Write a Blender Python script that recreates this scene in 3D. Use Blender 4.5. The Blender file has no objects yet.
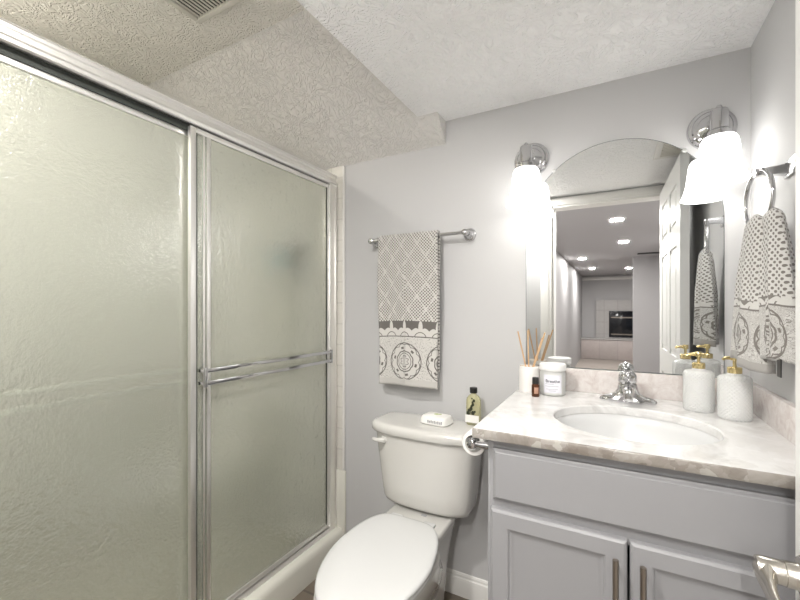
import bpy, bmesh, math, random
from mathutils import Vector, Matrix
random.seed(7)
PI = math.pi
sc = bpy.context.scene
C = sc.collection
H = 1.2575                      # eye height above the floor

# ------------------------------------------------------------------ camera, world, exposure
cam_d = bpy.data.cameras.new('camera'); cam = bpy.data.objects.new('camera', cam_d); C.objects.link(cam)
cam.location = (0, 0, H); cam.rotation_euler = (PI/2, 0, 0.5)
cam_d.sensor_width = 36; cam_d.lens = 394.28/800*36; cam_d.shift_y = 7.93/800
cam_d.clip_start = 0.02
sc.camera = cam
w = bpy.data.worlds.new('world'); sc.world = w; w.use_nodes = True
w.node_tree.nodes['Background'].inputs[0].default_value = (0.8, 0.85, 1, 1)
w.node_tree.nodes['Background'].inputs[1].default_value = 0.1
sc.view_settings.view_transform = 'Standard'; sc.view_settings.look = 'None'
sc.view_settings.gamma = 1; sc.view_settings.use_curve_mapping = False
sc.view_settings.exposure = 1.03
SCONCE_W, HALL_W, SHOWER_FILL_W, ENTRY_FILL_W, BATH_FILL_W = 0.06, 12.0, 5.8, 6.0, 9.2
SHADE_E = 2.2

# ------------------------------------------------------------------ node helpers
class N:
    """tiny expression builder for math nodes"""
    def __init__(s, nt, sock): s.nt, s.s = nt, sock
    def op(s, o, *a):
        n = s.nt.nodes.new('ShaderNodeMath'); n.operation = o
        for i, v in enumerate((s,)+a):
            if isinstance(v, N): s.nt.links.new(v.s, n.inputs[i])
            else: n.inputs[i].default_value = v
        return N(s.nt, n.outputs[0])
    def __add__(s, o): return s.op('ADD', o)
    def __sub__(s, o): return s.op('SUBTRACT', o)
    def __mul__(s, o): return s.op('MULTIPLY', o)
    def __truediv__(s, o): return s.op('DIVIDE', o)
    def lt(s, o): return s.op('LESS_THAN', o)
    def gt(s, o): return s.op('GREATER_THAN', o)
    def abs(s): return s.op('ABSOLUTE')
    def frac(s): return s.op('FRACT')
    def max(s, o): return s.op('MAXIMUM', o)
    def min(s, o): return s.op('MINIMUM', o)
    def sin(s): return s.op('SINE')
    def hyp(s, o): return (s*s + o*o).op('SQRT')
    def inv(s): return (s*-1.0) + 1.0

def new_mat(name):
    m = bpy.data.materials.new(name); m.use_nodes = True
    nt = m.node_tree
    return m, nt, nt.nodes['Principled BSDF']
def setp(b, **k):
    for kk, v in k.items():
        i = b.inputs[kk.replace('_', ' ')]
        i.default_value = (*v, 1) if isinstance(v, tuple) and len(v) == 3 else v
def noise(nt, scale, detail=3, rough=.5, dist=0, coord='Object', vec=None):
    n = nt.nodes.new('ShaderNodeTexNoise')
    n.inputs['Scale'].default_value = scale; n.inputs['Detail'].default_value = detail
    n.inputs['Roughness'].default_value = rough; n.inputs['Distortion'].default_value = dist
    if vec is None:
        tc = nt.nodes.new('ShaderNodeTexCoord'); vec = tc.outputs[coord]
    nt.links.new(vec, n.inputs['Vector'])
    return n
def bump(nt, b, height, strength, dist=.002):
    n = nt.nodes.new('ShaderNodeBump'); n.inputs['Strength'].default_value = strength
    n.inputs['Distance'].default_value = dist
    nt.links.new(height, n.inputs['Height']); nt.links.new(n.outputs[0], b.inputs['Normal'])
    return n
def ramp(nt, fac, stops, interp='LINEAR'):
    r = nt.nodes.new('ShaderNodeValToRGB'); nt.links.new(fac, r.inputs[0])
    r.color_ramp.interpolation = interp
    e = r.color_ramp.elements
    while len(e) < len(stops): e.new(.5)
    for el, (p, c) in zip(e, stops): el.position = p; el.color = (*c, 1)
    return r.outputs[0]
def mixc(nt, fac, a, b):
    n = nt.nodes.new('ShaderNodeMix'); n.data_type = 'RGBA'
    for sock, v in ((n.inputs[0], fac), (n.inputs[6], a), (n.inputs[7], b)):
        if isinstance(v, N): nt.links.new(v.s, sock)
        elif hasattr(v, 'is_linked'): nt.links.new(v, sock)
        elif isinstance(v, tuple): sock.default_value = (*v, 1)
        else: sock.default_value = v
    return n.outputs[2]

def simple(name, col, rough=.5, metal=0, bs=0, bscale=60, **k):
    m, nt, b = new_mat(name); setp(b, Base_Color=col, Roughness=rough, Metallic=metal, **k)
    n = noise(nt, bscale, 4)
    if bs: bump(nt, b, n.outputs[0], bs)
    r = N(nt, n.outputs[0]) * .06 + (rough-.03)
    nt.links.new(r.s, b.inputs['Roughness'])
    return m

M = {}
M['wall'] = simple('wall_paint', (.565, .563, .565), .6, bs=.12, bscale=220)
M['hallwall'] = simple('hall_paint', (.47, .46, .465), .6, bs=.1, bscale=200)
M['trim'] = simple('trim_paint', (.80, .79, .76), .35)
M['doorpaint'] = simple('door_paint', (.78, .78, .76), .3)
M['cabinet'] = simple('cabinet_paint', (.295, .295, .305), .38, bs=.05, bscale=90)
M['porcelain'] = simple('porcelain', (.64, .63, .60), .12, Coat_Weight=.4)
M['basin'] = simple('basin_china', (.66, .665, .665), .3)
M['seatplastic'] = simple('seat_plastic', (.66, .665, .66), .2)
M['acrylic'] = simple('acrylic', (.74, .73, .66), .25)
M['chrome'] = simple('chrome', (.62, .62, .63), .07, 1)
M['alu'] = simple('bright_aluminium', (.90, .89, .87), .36, .9)
M['nickel'] = simple('satin_nickel', (.62, .59, .54), .24, 1)
M['pull'] = simple('pull_metal', (.33, .29, .25), .35, 1)
M['gold'] = simple('gold_metal', (.80, .66, .34), .2, 1)
M['black'] = simple('black_plastic', (.015, .014, .013), .4)
M['sealandshade'] = simple('dark_seal_and_shade', (.03, .035, .03), .6)
M['paper'] = simple('paper', (.82, .81, .78), .8, bs=.2, bscale=300)
M['label'] = simple('label_paper', (.80, .80, .86), .6)
M['ink'] = simple('ink', (.10, .10, .13), .6)
M['faintink'] = simple('faint_ink', (.50, .50, .55), .6)
M['ceramicwhite'] = simple('white_ceramic', (.82, .80, .77), .3)
M['lidwhite'] = simple('white_lid', (.86, .86, .85), .35)
M['reed'] = simple('reed_wood', (.62, .42, .25), .7, bs=.3, bscale=400)
M['frost'] = simple('frosted_glass', (.80, .81, .79), .35, Transmission_Weight=.35)
M['blueplastic'] = simple('blue_plastic', (.07, .27, .42), .35)
M['greenplastic'] = simple('dark_green_plastic', (.035, .05, .03), .35)
M['tealplastic'] = simple('teal_plastic', (.30, .48, .48), .35)
M['leaf'] = simple('pressed_leaf', (.02, .025, .01), .7)
M['greenprint'] = simple('green_print', (.50, .55, .30), .7)
M['grey'] = simple('grey_print', (.36, .36, .37), .7)
M['vent'] = simple('vent_plastic', (.66, .64, .58), .5)
M['dark'] = simple('dark_void', (.012, .012, .012), .8)
M['hearthtile'] = None
M['mirror'], nt, b = new_mat('mirror_silver'); setp(b, Base_Color=(.86, .87, .87), Metallic=1, Roughness=.012)
M['mirroredge'] = simple('mirror_edge', (.25, .29, .28), .15, .6)

def ceiling_mat(name, col, bst=.6, bd=.006):
    m, nt, b = new_mat(name); setp(b, Base_Color=col, Roughness=.85)
    tc = nt.nodes.new('ShaderNodeTexCoord')
    d = noise(nt, 9, 2, vec=tc.outputs['Object'])
    mx = nt.nodes.new('ShaderNodeVectorMath'); mx.operation = 'MULTIPLY_ADD'
    nt.links.new(d.outputs['Color'], mx.inputs[0]); mx.inputs[1].default_value = (.18, .18, .18)
    nt.links.new(tc.outputs['Object'], mx.inputs[2])
    n1 = noise(nt, 30, 1, .45, 2.2, vec=mx.outputs[0])
    n2 = noise(nt, 95, 3, .6, .4, vec=tc.outputs['Object'])
    h = ((N(nt, n1.outputs[0])-.5)*5.0 + .5).max(0.0).min(1.0) + N(nt, n2.outputs[0])*.15
    bump(nt, b, h.s, bst, bd)
    return m
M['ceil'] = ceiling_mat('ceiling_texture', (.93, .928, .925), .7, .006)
M['ceilslopeshade'] = ceiling_mat('ceiling_texture_slope_shaded', (.70, .685, .66), .7, .006)  # ceiling texture with the slope's shade put into a darker base colour
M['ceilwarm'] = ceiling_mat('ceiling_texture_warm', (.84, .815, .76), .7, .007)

# tiles / floor
def brick_mat(name, c1, c2, mortar, bw, bh, msz, rough, offset=0, coord='Object', bumps=.3, rot=None):
    m, nt, b = new_mat(name); setp(b, Roughness=rough)
    tc = nt.nodes.new('ShaderNodeTexCoord'); mp = nt.nodes.new('ShaderNodeMapping')
    nt.links.new(tc.outputs[coord], mp.inputs[0])
    if rot: mp.inputs['Rotation'].default_value = rot
    t = nt.nodes.new('ShaderNodeTexBrick'); nt.links.new(mp.outputs[0], t.inputs['Vector'])
    t.offset = offset
    t.inputs['Color1'].default_value = (*c1, 1); t.inputs['Color2'].default_value = (*c2, 1)
    t.inputs['Mortar'].default_value = (*mortar, 1); t.inputs['Scale'].default_value = 1
    t.inputs['Brick Width'].default_value = bw; t.inputs['Row Height'].default_value = bh
    t.inputs['Mortar Size'].default_value = msz
    n = noise(nt, 14, 5, .65)
    col = mixc(nt, N(nt, n.outputs[0])*.45, t.outputs['Color'], tuple(x*.55 for x in c1))
    nt.links.new(col, b.inputs['Base Color'])
    bump(nt, b, N(nt, t.outputs['Fac']).inv().s, bumps, .002)
    return m
M['floor'] = brick_mat('floor_tile', (.20, .165, .13), (.23, .19, .15), (.12, .10, .08), .46, .46, .006, .4)
M['tile'] = brick_mat('shower_tile', (.76, .74, .68), (.77, .75, .69), (.67, .65, .60), .108, .108, .004, .2, rot=(PI/2, 0, 0))
M['hearth'] = brick_mat('hearth_stone', (.56, .49, .47), (.50, .45, .43), (.44, .39, .38), .4, .5, .006, .5, rot=(PI/2, 0, 0))
M['firetile'] = brick_mat('surround_tile', (.52, .50, .49), (.50, .48, .47), (.40, .38, .37), .3, .3, .008, .4, rot=(PI/2, 0, 0))

# carpet
M['carpet'] = simple('carpet', (.34, .30, .27), .95, bs=.8, bscale=300)

def marble_mat(name, edge):
    m, nt, b = new_mat(name); setp(b, Roughness=.16)
    tc = nt.nodes.new('ShaderNodeTexCoord')
    n0 = noise(nt, 7, 4, .6, 1.2, vec=tc.outputs['Object'])
    n1 = noise(nt, 20, 5, .6, .6, vec=tc.outputs['Object'])
    v = nt.nodes.new('ShaderNodeTexVoronoi'); v.inputs['Scale'].default_value = 48 if edge else 26
    mx = nt.nodes.new('ShaderNodeVectorMath'); mx.operation = 'MULTIPLY_ADD'
    nt.links.new(n1.outputs['Color'], mx.inputs[0]); mx.inputs[1].default_value = (.05,)*3
    nt.links.new(tc.outputs['Object'], mx.inputs[2]); nt.links.new(mx.outputs[0], v.inputs['Vector'])
    sep = nt.nodes.new('ShaderNodeSeparateColor'); nt.links.new(v.outputs['Color'], sep.inputs[0])
    if edge:
        c1 = ramp(nt, sep.outputs[0], [(0, (.10, .075, .058)), (.25, (.19, .165, .14)), (.5, (.30, .285, .26)), (.72, (.15, .12, .10)), (.9, (.42, .40, .37))])
        c2 = ramp(nt, n0.outputs[0], [(.35, (.24, .215, .19)), (.65, (.48, .46, .43))])
        col = mixc(nt, .45, c1, c2)
    else:
        c1 = ramp(nt, sep.outputs[0], [(0, (0.690, 0.684, 0.672)), (.45, (0.730, 0.722, 0.704)), (.7, (0.598, 0.581, 0.554)), (1, (0.80, 0.798, 0.794))])
        c2 = ramp(nt, n0.outputs[0], [(.36, (0.550, 0.540, 0.535)), (.50, (0.80, 0.798, 0.794)), (.7, (0.70, 0.695, 0.69))])
        col = mixc(nt, .6, c1, c2)
    nt.links.new(col, b.inputs['Base Color'])
    return m
M['marble'] = marble_mat('marble', False)
M['marbleedge'] = marble_mat('marble_edge', True)
def splash_mat():
    m, nt, b = new_mat('splash_marble'); setp(b, Roughness=.2)
    n0 = noise(nt, 22, 5, .65, 1.0); n1 = noise(nt, 60, 4, .6, .5)
    c = ramp(nt, n0.outputs[0], [(.32, (.50, .42, .40)), (.48, (.66, .61, .585)), (.62, (.74, .71, .69)), (.75, (.60, .56, .54))])
    c2 = ramp(nt, n1.outputs[0], [(.3, (.58, .52, .50)), (.7, (.76, .73, .71))])
    nt.links.new(mixc(nt, .4, c, c2), b.inputs['Base Color'])
    return m
M['splash'] = splash_mat()

# obscure hammered shower glass
def obscure():
    m, nt, b = new_mat('obscure_glass')
    setp(b, Base_Color=(.765, .785, .70), Roughness=.15, IOR=1.45, Transmission_Weight=.72, Specular_IOR_Level=.8, Coat_Weight=.8, Coat_Roughness=.06, Coat_IOR=2.0)
    tc = nt.nodes.new('ShaderNodeTexCoord')
    n1 = noise(nt, 46, 2, .5, .9, vec=tc.outputs['Object'])
    n2 = noise(nt, 130, 1, .5, .2, vec=tc.outputs['Object'])
    h = N(nt, n1.outputs[0]) + N(nt, n2.outputs[0])*.55
    bn = bump(nt, b, h.s, .4, .004); bump(nt, b, h.s, .55, .005); nt.links.new(bn.outputs[0], b.inputs['Coat Normal'])
    return m
M['obscure'] = obscure()
# clear oil bottle / ribbed glass
def glass(name, col, rough, ior=1.4, trans=.9, ribs=None):
    m, nt, b = new_mat(name); setp(b, Base_Color=col, Roughness=rough, IOR=ior, Transmission_Weight=trans)
    if ribs:
        tc = nt.nodes.new('ShaderNodeTexCoord'); sx = nt.nodes.new('ShaderNodeSeparateXYZ')
        nt.links.new(tc.outputs['UV'], sx.inputs[0])
        u, v = N(nt, sx.outputs[0]), N(nt, sx.outputs[1])
        a = ((u + v)*ribs).frac() - .5; c = ((u - v)*ribs).frac() - .5
        bump(nt, b, (a.abs() + c.abs()).s, .8, .0025)
    return m
M['oil'] = glass('oil_bottle', (.82, .79, .52), .08, 1.2, .7)
M['amber'] = glass('amber_glass', (.12, .04, .015), .1, 1.3, .4)
M['ribbed'] = glass('ribbed_glass', (.93, .94, .93), .2, 1.25, .35, ribs=95)
M['screen'] = simple('firebox_glass', (.012, .013, .016), .12)

def emit(name, col, s, base=(.9, .9, .88)):
    m, nt, b = new_mat(name); setp(b, Base_Color=base, Emission_Color=col, Emission_Strength=s, Roughness=.3)
    return m
M['shade'] = emit('lit_shade_glass', (1, .98, .95), SHADE_E)
M['bulb'] = emit('lit_bulb', (1, .96, .9), 2.5)
M['lens'] = emit('lit_lens', (1, .95, .9), 9)

# terry towel woven pattern, UV in metres (v counted from the bar down)
def towel_mat(name, p, dw, dh, band0, band1, med, R, hem, lo=(.13, .12, .11), hi=(.64, .625, .595), rdot=.30, swirl=0.0):
    m, nt, b = new_mat(name); setp(b, Roughness=.95, Sheen_Weight=.25)
    tc = nt.nodes.new('ShaderNodeTexCoord'); sx = nt.nodes.new('ShaderNodeSeparateXYZ')
    nt.links.new(tc.outputs['UV'], sx.inputs[0])
    u, v = N(nt, sx.outputs[0]), N(nt, sx.outputs[1])
    # dots broken by a lattice of pale diamond lines
    q = p*1.41421
    A = ((u+v)/q); B = ((u-v)/q)
    dot = (A.frac()-.5).hyp(B.frac()-.5).lt(rdot)
    if dw:
        l1 = ((u/dw + v/dh).frac()-.5).abs().lt(.468); l2 = ((u/dw - v/dh).frac()-.5).abs().lt(.468)
        dot = dot*l1*l2
    top = v.lt(band0)
    fac = dot*top
    # solid band with pale buds
    w2 = (med[0]*2+.0)/2
    cu = ((u - med[0])/.078 + .5).frac()-.5
    band = v.gt(band0)*v.lt(band1)
    mid = (band0+band1)/2; hh = (band1-band0)
    bud = (cu*.078/.0095).hyp((v-(mid-.006))/(hh*.42)).lt(1.0)
    sc_ = (cu*2.0*PI*1.0 + PI).sin().abs()
    scal = v.gt(((cu*2).abs()*-.0+1.0)*(band0+hh*.62) + (cu*2*PI).sin().abs()*-.012)
    fac = fac.max(band*bud.inv()*scal.inv())
    arc = ((cu*.078).hyp(v-(band1+.006)) - .026).abs().lt(.0018)*v.gt(band0+hh*.6)*v.lt(band1)
    fac = fac.max(arc)
    fac = fac.max((v-band1).abs().lt(.0022))
    # medallion
    low = v.gt(band1)*v.lt(hem)
    du = u-med[0]; dv = v-med[1]
    per = R*2.3
    du = ((du/per+.5).frac()-.5)*per
    r = du.hyp(dv)
    th = dv.op('ARCTAN2', du)
    def ring(rad, wd, k=0, amp=0):
        e = r - rad
        if k: e = e - (th*k).sin().abs()*amp
        return e.abs().lt(wd)
    med_f = ring(R, .0022).max(ring(R*.86, .0018, 6, R*.10)).max(ring(R*.55, .0026, 5, R*.03)).max(ring(R*.45, .0016)).max(ring(R*.2, .002, 4, R*.12)).max(r.lt(R*.06))
    pet = ((th*6).sin().gt(.75))*((r-R*.74).abs().lt(R*.06))
    med_f = med_f.max(pet)
    nz = noise(nt, 210, 2, vec=tc.outputs['UV'])
    speck = N(nt, nz.outputs[0]).gt(.60)
    nz2 = noise(nt, 40, 2, .5, 2.0, vec=tc.outputs['UV'])
    swl = (N(nt, nz2.outputs[0])*14.0).frac().lt(.32)
    bgp = speck if not swirl else swl
    fac = fac.max(low*med_f).max(low*bgp*(r.gt(R*1.03) if not swirl else r.gt(0.0))*.75)
    fac = fac.max(v.gt(hem)*(.15 if not swirl else .6))
    fl = noise(nt, 500, 2, vec=tc.outputs['UV'])
    fac = (fac*.92 + N(nt, fl.outputs[0])*.10).min(1.0)
    nt.links.new(mixc(nt, fac, hi, lo), b.inputs['Base Color'])
    bump(nt, b, (N(nt, fl.outputs[0])*.8 - fac*.6).s, .5, .002)
    return m
M['towel'] = towel_mat('bar_towel_cloth', .0100, .082, .118, .406, .476, (.146, .588), .083, .668, rdot=.36)
M['ringtowel'] = towel_mat('ring_towel_cloth', .0108, 0, 0, .215, .237, (.05, .305), .06, .362, lo=(.17, .155, .14), hi=(.60, .59, .565), rdot=.32, swirl=1)

# ------------------------------------------------------------------ mesh helpers
def bm_new(): return bmesh.new()
def box(bm, x0, x1, y0, y1, z0, z1, bev=0, seg=2):
    vs = [bm.verts.new((x, y, z)) for x in (x0, x1) for y in (y0, y1) for z in (z0, z1)]
    fs = [bm.faces.new([vs[i] for i in q]) for q in ((0,1,3,2),(4,6,7,5),(0,4,5,1),(2,3,7,6),(0,2,6,4),(1,5,7,3))]
    if bev:
        es = list({e for f in fs for e in f.edges})
        bmesh.ops.bevel(bm, geom=es, offset=bev, segments=seg, affect='EDGES', profile=.5)
    return bm
def loft(bm, rings, cap=True, closed=True):
    R = [[bm.verts.new(p) for p in r] for r in rings]
    n = len(R[0])
    for a, b in zip(R, R[1:]):
        for i in range(n if closed else n-1):
            j = (i+1) % n
            bm.faces.new((a[i], a[j], b[j], b[i]))
    if cap:
        bm.faces.new(R[0][::-1]); bm.faces.new(R[-1])
    return bm
def frame_of(d):
    d = d.normalized(); a = Vector((0,0,1)) if abs(d.z) < .9 else Vector((1,0,0))
    s = d.cross(a).normalized(); return s, s.cross(d).normalized()
def lathe(bm, prof, c, axis=(0,0,1), n=40, cap=True):
    """prof: (radius, distance along axis)"""
    ax = Vector(axis).normalized(); s, t = frame_of(ax); c = Vector(c)
    rings = [[c + ax*h + (s*math.cos(2*PI*i/n) + t*math.sin(2*PI*i/n))*max(r, 1e-5) for i in range(n)] for r, h in prof]
    return loft(bm, rings, cap)
def tube(bm, pts, r, n=14, cap=True):
    pts = [Vector(p) for p in pts]; rings = []
    s = None
    for i, p in enumerate(pts):
        d = (pts[min(i+1, len(pts)-1)] - pts[max(i-1, 0)]).normalized()
        if s is None: s, _ = frame_of(d)
        s = (s - d*s.dot(d)).normalized(); t = d.cross(s)
        rr = r[i] if isinstance(r, (list, tuple)) else r
        rings.append([p + (s*math.cos(2*PI*k/n) + t*math.sin(2*PI*k/n))*rr for k in range(n)])
    return loft(bm, rings, cap)
def torus(bm, c, R, r, axis, n=48, m=12):
    ax = Vector(axis).normalized(); s, t = frame_of(ax); c = Vector(c)
    rings = []
    for i in range(n):
        a = 2*PI*i/n; d = s*math.cos(a) + t*math.sin(a)
        rings.append([bm.verts.new(c + d*(R + r*math.cos(2*PI*k/m)) + ax*r*math.sin(2*PI*k/m)) for k in range(m)])
    for i in range(n):
        a, b = rings[i], rings[(i+1) % n]
        for k in range(m): bm.faces.new((a[k], a[(k+1) % m], b[(k+1) % m], b[k]))
    return bm
def prism(bm, poly, d0, d1, fn):
    """poly of 2-D points extruded from d0 to d1; fn(a, b, d) -> xyz"""
    return loft(bm, [[fn(a, b, d) for a, b in poly] for d in (d0, d1)])
def sphere(bm, c, r, sx=1, sy=1, sz=1, n=20):
    m = Matrix.Translation(c) @ Matrix.Diagonal((sx, sy, sz, 1))
    bmesh.ops.create_uvsphere(bm, u_segments=n, v_segments=n//2+2, radius=r, matrix=m); return bm

def tag(o, label=None, cat=None, group=None, kind=None):
    for k, v in (('label', label), ('category', cat), ('group', group), ('kind', kind)):
        if v: o[k] = v
    return o
def obj(name, bm, mat, parent=None, smooth=35, base=None, keep=False):
    if not keep: bmesh.ops.recalc_face_normals(bm, faces=bm.faces)
    me = bpy.data.meshes.new(name)
    off = Vector((0,0,0))
    if parent is not None:
        q = parent
        while q is not None: off += q.location; q = q.parent
    elif base is not None: off = Vector(base)
    else:
        xs = [v.co for v in bm.verts]
        off = Vector(((min(p.x for p in xs)+max(p.x for p in xs))/2, (min(p.y for p in xs)+max(p.y for p in xs))/2, min(p.z for p in xs)))
    bmesh.ops.translate(bm, verts=bm.verts, vec=-off)
    bm.to_mesh(me); bm.free()
    if smooth:
        for p in me.polygons: p.use_smooth = True
        me.set_sharp_from_angle(angle=math.radians(smooth))
    me.materials.append(mat)
    o = bpy.data.objects.new(name, me); C.objects.link(o)
    if parent is not None: o.parent = parent
    else: o.location = off
    return o
def empty(name, loc, label, cat, group=None):
    o = bpy.data.objects.new(name, None); C.objects.link(o); o.location = loc; o.empty_display_size = .05
    return tag(o, label, cat, group)
def struct(name, bm, mat, smooth=30):
    return tag(obj(name, bm, mat, smooth=smooth), kind='structure')
def copy_tree(o, loc=None, label=None, parent=None):
    c = o.copy(); C.objects.link(c)
    if parent is not None: c.parent = parent
    if loc is not None: c.location = loc
    if label: c['label'] = label
    for ch in [k for k in sc.objects if k.parent == o]: copy_tree(ch, parent=c)
    return c
B = bm_new

# ------------------------------------------------------------------ SETTING
D = 1.65; XR = .3815; XL = -2.25; YR = .10; ZC = .8372 + H; ZT = 1.2 + H; ZS = .734 + H
XCE = -.761; XSO = -.668; XS = -1.2658
DL, DR, DH = -.425, .315, 2.03          # doorway
HX0, HX1, HYF = -.76, .62, -8.0         # hall
struct('floor', box(B(), XL-.1, XR+.4, -.02, D+.12, -.1, 0), M['floor'], 0)
struct('floor', box(B(), HX0-.3, HX1+1.6, HYF-.2, -.02, -.1, -.001), M['carpet'], 0)
bm = B(); box(bm, XL-.12, XR+.12, D, D+.12, 0, ZT+.1); struct('wall_back', bm, M['wall'], 0)
bm = B(); box(bm, XR, XR+.1, YR, D, 0, ZT); struct('wall_right', bm, M['wall'], 0)
bm = B(); box(bm, XL-.1, XL, YR-.12, D, 0, ZT+.1); struct('wall_left', bm, M['tile'], 0)
bm = B()
box(bm, XL, DL, -.02, YR, 0, ZT); box(bm, DR, XR+.4, -.02, YR, 0, ZT); box(bm, DL, DR, -.02, YR, DH, ZT)
struct('wall_front', bm, M['wall'], 0)
# ceilings: low main ceiling, high ceiling over the shower, stair slope between
struct('ceiling', box(B(), XCE, XR+.1, YR, D, ZC, ZT+.1), M['ceil'], 0)
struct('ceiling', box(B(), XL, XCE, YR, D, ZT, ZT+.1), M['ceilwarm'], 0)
bm = B()
prism(bm, [(D, ZS), (D, ZT+.02), (1.21-.02, ZT+.02), (1.21, ZT)], XL, XCE, lambda a, b, d: (d, a, b))
prism(bm, [(D, ZS), (D, ZC), (D-.0975, ZC)], XCE, XSO, lambda a, b, d: (d, a, b))
struct('ceiling', bm, M['ceilslopeshade'], 0)
# baseboard on the back wall
def base_prof(y, sgn=1):
    return [(y, 0), (y-.016, 0), (y-.016, .066), (y-.013, .076), (y-.009, .080), (y-.008, .088), (y-.004, .094), (y, .096)]
bm = B(); prism(bm, base_prof(D), -1.215, -.30, lambda a, b, d: (d, a, b)); struct('baseboard_back', bm, M['trim'], 25)
# door casing on the bathroom side and jambs
bm = B()
for x0, x1 in ((DL-.08, DL), (DR, DR+.06)):
    box(bm, x0, x1, YR, YR+.013, 0, DH+.055, .003)
    box(bm, x0+.012, x1-.02, YR+.013, YR+.018, 0, DH+.055, .002)
box(bm, DL-.08, DR+.06, YR, YR+.013, DH, DH+.055, .003); box(bm, DL-.06, DR+.05, YR+.013, YR+.018, DH+.014, DH+.045, .002)
struct('trim_1', bm, M['trim'], 25)
bm = B()
box(bm, DL, DL+.015, -.02, YR, 0, DH); box(bm, DR-.015, DR, -.02, YR, 0, DH); box(bm, DL+.015, DR-.015, -.02, YR, DH-.015, DH)
struct('trim_2', bm, M['trim'], 0)

# hall and room behind, seen in the mirror
ZH = .84 + H
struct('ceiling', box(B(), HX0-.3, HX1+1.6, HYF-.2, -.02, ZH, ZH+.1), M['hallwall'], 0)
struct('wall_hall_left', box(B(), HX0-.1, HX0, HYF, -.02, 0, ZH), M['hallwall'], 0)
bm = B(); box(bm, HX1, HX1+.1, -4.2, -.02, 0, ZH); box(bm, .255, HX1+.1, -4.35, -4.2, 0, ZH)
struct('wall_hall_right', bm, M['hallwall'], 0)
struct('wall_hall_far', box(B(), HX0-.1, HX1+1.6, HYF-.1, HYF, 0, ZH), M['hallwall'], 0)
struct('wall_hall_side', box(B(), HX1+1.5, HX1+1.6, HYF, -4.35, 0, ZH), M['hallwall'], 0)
bm = B(); box(bm, HX0, .9, HYF, HYF+.02, ZH-.13, ZH-.05, .004); struct('trim_3', bm, M['trim'], 25)

# ------------------------------------------------------------------ DOOR LEAF (6 panel, open along the right wall)
a = math.atan2(.277-.258, .93-.165)
def dpt(s, t, z):   # s along leaf from hinge, t away from the camera-side face
    return (.258 + s*math.sin(a) + t*math.cos(a), .165 + s*math.cos(a) - t*math.sin(a), z)
def dbox(bm, s0, s1, t0, t1, z0, z1, bev=0):
    tmp = box(bmesh.new(), s0, s1, t0, t1, z0, z1, bev)
    for v in tmp.verts: v.co = Vector(dpt(v.co.x, v.co.y, v.co.z))
    me = bpy.data.meshes.new('tmp'); tmp.to_mesh(me); tmp.free(); bm.from_mesh(me); bpy.data.meshes.remove(me)
    return bm
LW = .775
bm = B()
dbox(bm, 0, LW, .008, .030, .012, 2.012)
st = [(0, .11), (.34, .435), (LW-.11, LW)]
rz = [(.012, .25), (.86, 1.0), (1.58, 1.68), (1.90, 2.012)]
for t0, t1 in ((0, .0085), (.0295, .038)):
    for s0, s1 in st: dbox(bm, s0, s1, t0, t1, .012, 2.012)
    for z0, z1 in rz:
        dbox(bm, .11, .34, t0, t1, z0, z1); dbox(bm, .435, LW-.11, t0, t1, z0, z1)
    for (z0, z1) in zip([r[1] for r in rz[:-1]], [r[0] for r in rz[1:]]):
        for s0, s1 in ((.11, .34), (.435, LW-.11)):
            dbox(bm, s0+.03, s1-.03, t0+.001, t1-.001, z0+.03, z1-.03, .003)
door = struct('door_1', bm, M['doorpaint'], 20)
door['label'] = 'white six panel door standing open along the right wall'
# lever handle
hs, hz = LW-.062, .818
p0 = Vector(dpt(hs, 0, hz)); nrm = (Vector(dpt(hs, -1, hz)) - p0).normalized(); al = (Vector(dpt(hs-1, 0, hz)) - p0).normalized()
hd = obj('door_handle', lathe(B(), [(.0335, 0), (.0335, .006), (.030, .011), (.0215, .013), (.0205, .016), (.0205, .030), (.0195, .031), (.0195, .062), (.018, .066), (.0, .066)], p0, nrm, 36), M['nickel'], door)
bm = B()
pts, rad = [], []
for i in range(15):
    f = i/14
    pts.append(p0 + nrm*(.052 + .006*math.sin(f*PI)) + al*(f*.115) + Vector((0,0,-.016*f - .012*math.sin(f*PI*.9))))
    rad.append(.019 - .003*f if f < .93 else .011)
tube(bm, pts, rad, 16)
for v in bm.verts:   # flatten the blade towards its tip
    d = (v.co-p0).dot(al)
    c = (v.co-p0).dot(nrm)-.055
    v.co -= nrm*c*min(max(d/.06, 0), .55)
obj('lever', bm, M['nickel'], hd)
obj('latch_plate', dbox(B(), LW-.0005, LW+.0015, .008, .030, hz-.028, hz+.028), M['nickel'], door, 0)

# ------------------------------------------------------------------ SHOWER
ZRT, ZBT = .6849+H, -1.1256+H
struct('trim_4', box(B(), XL, -1.224, D-.009, D, .42, ZS-.002), M['tile'], 0)          # tile field on the back wall
struct('trim_5', box(B(), -1.232, -1.220, D-.013, D-.0, .42, ZS-.002, .004), M['trim'], 25)  # bullnose
struct('trim_6', box(B(), XL, -1.215, D-.016, D-.0001, .02, .42, .004), M['acrylic'], 25)
struct('trim_7', box(B(), XL, -1.30, YR, YR+.009, 0, ZT-.02), M['tile'], 0)
sb = empty('shower_tray', (-1.7, .9, 0), 'cream shower tray with raised curb below the glass doors', 'shower tray')
bm = B(); box(bm, XL+.002, -1.33, YR+.009, D-.0165, 0, .06, .004); obj('pan', bm, M['acrylic'], sb)
bm = B(); prism(bm, [(-1.345, 0), (-1.345, .118), (-1.335, .130), (-1.240, .128), (-1.228, .118), (-1.224, .10), (-1.222, 0)], YR, D-.016, lambda a_, b_, d: (a_, d, b_))
obj('curb', bm, M['acrylic'], sb, 50)
bm = B()     # moulded corner seat
rings = []
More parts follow.
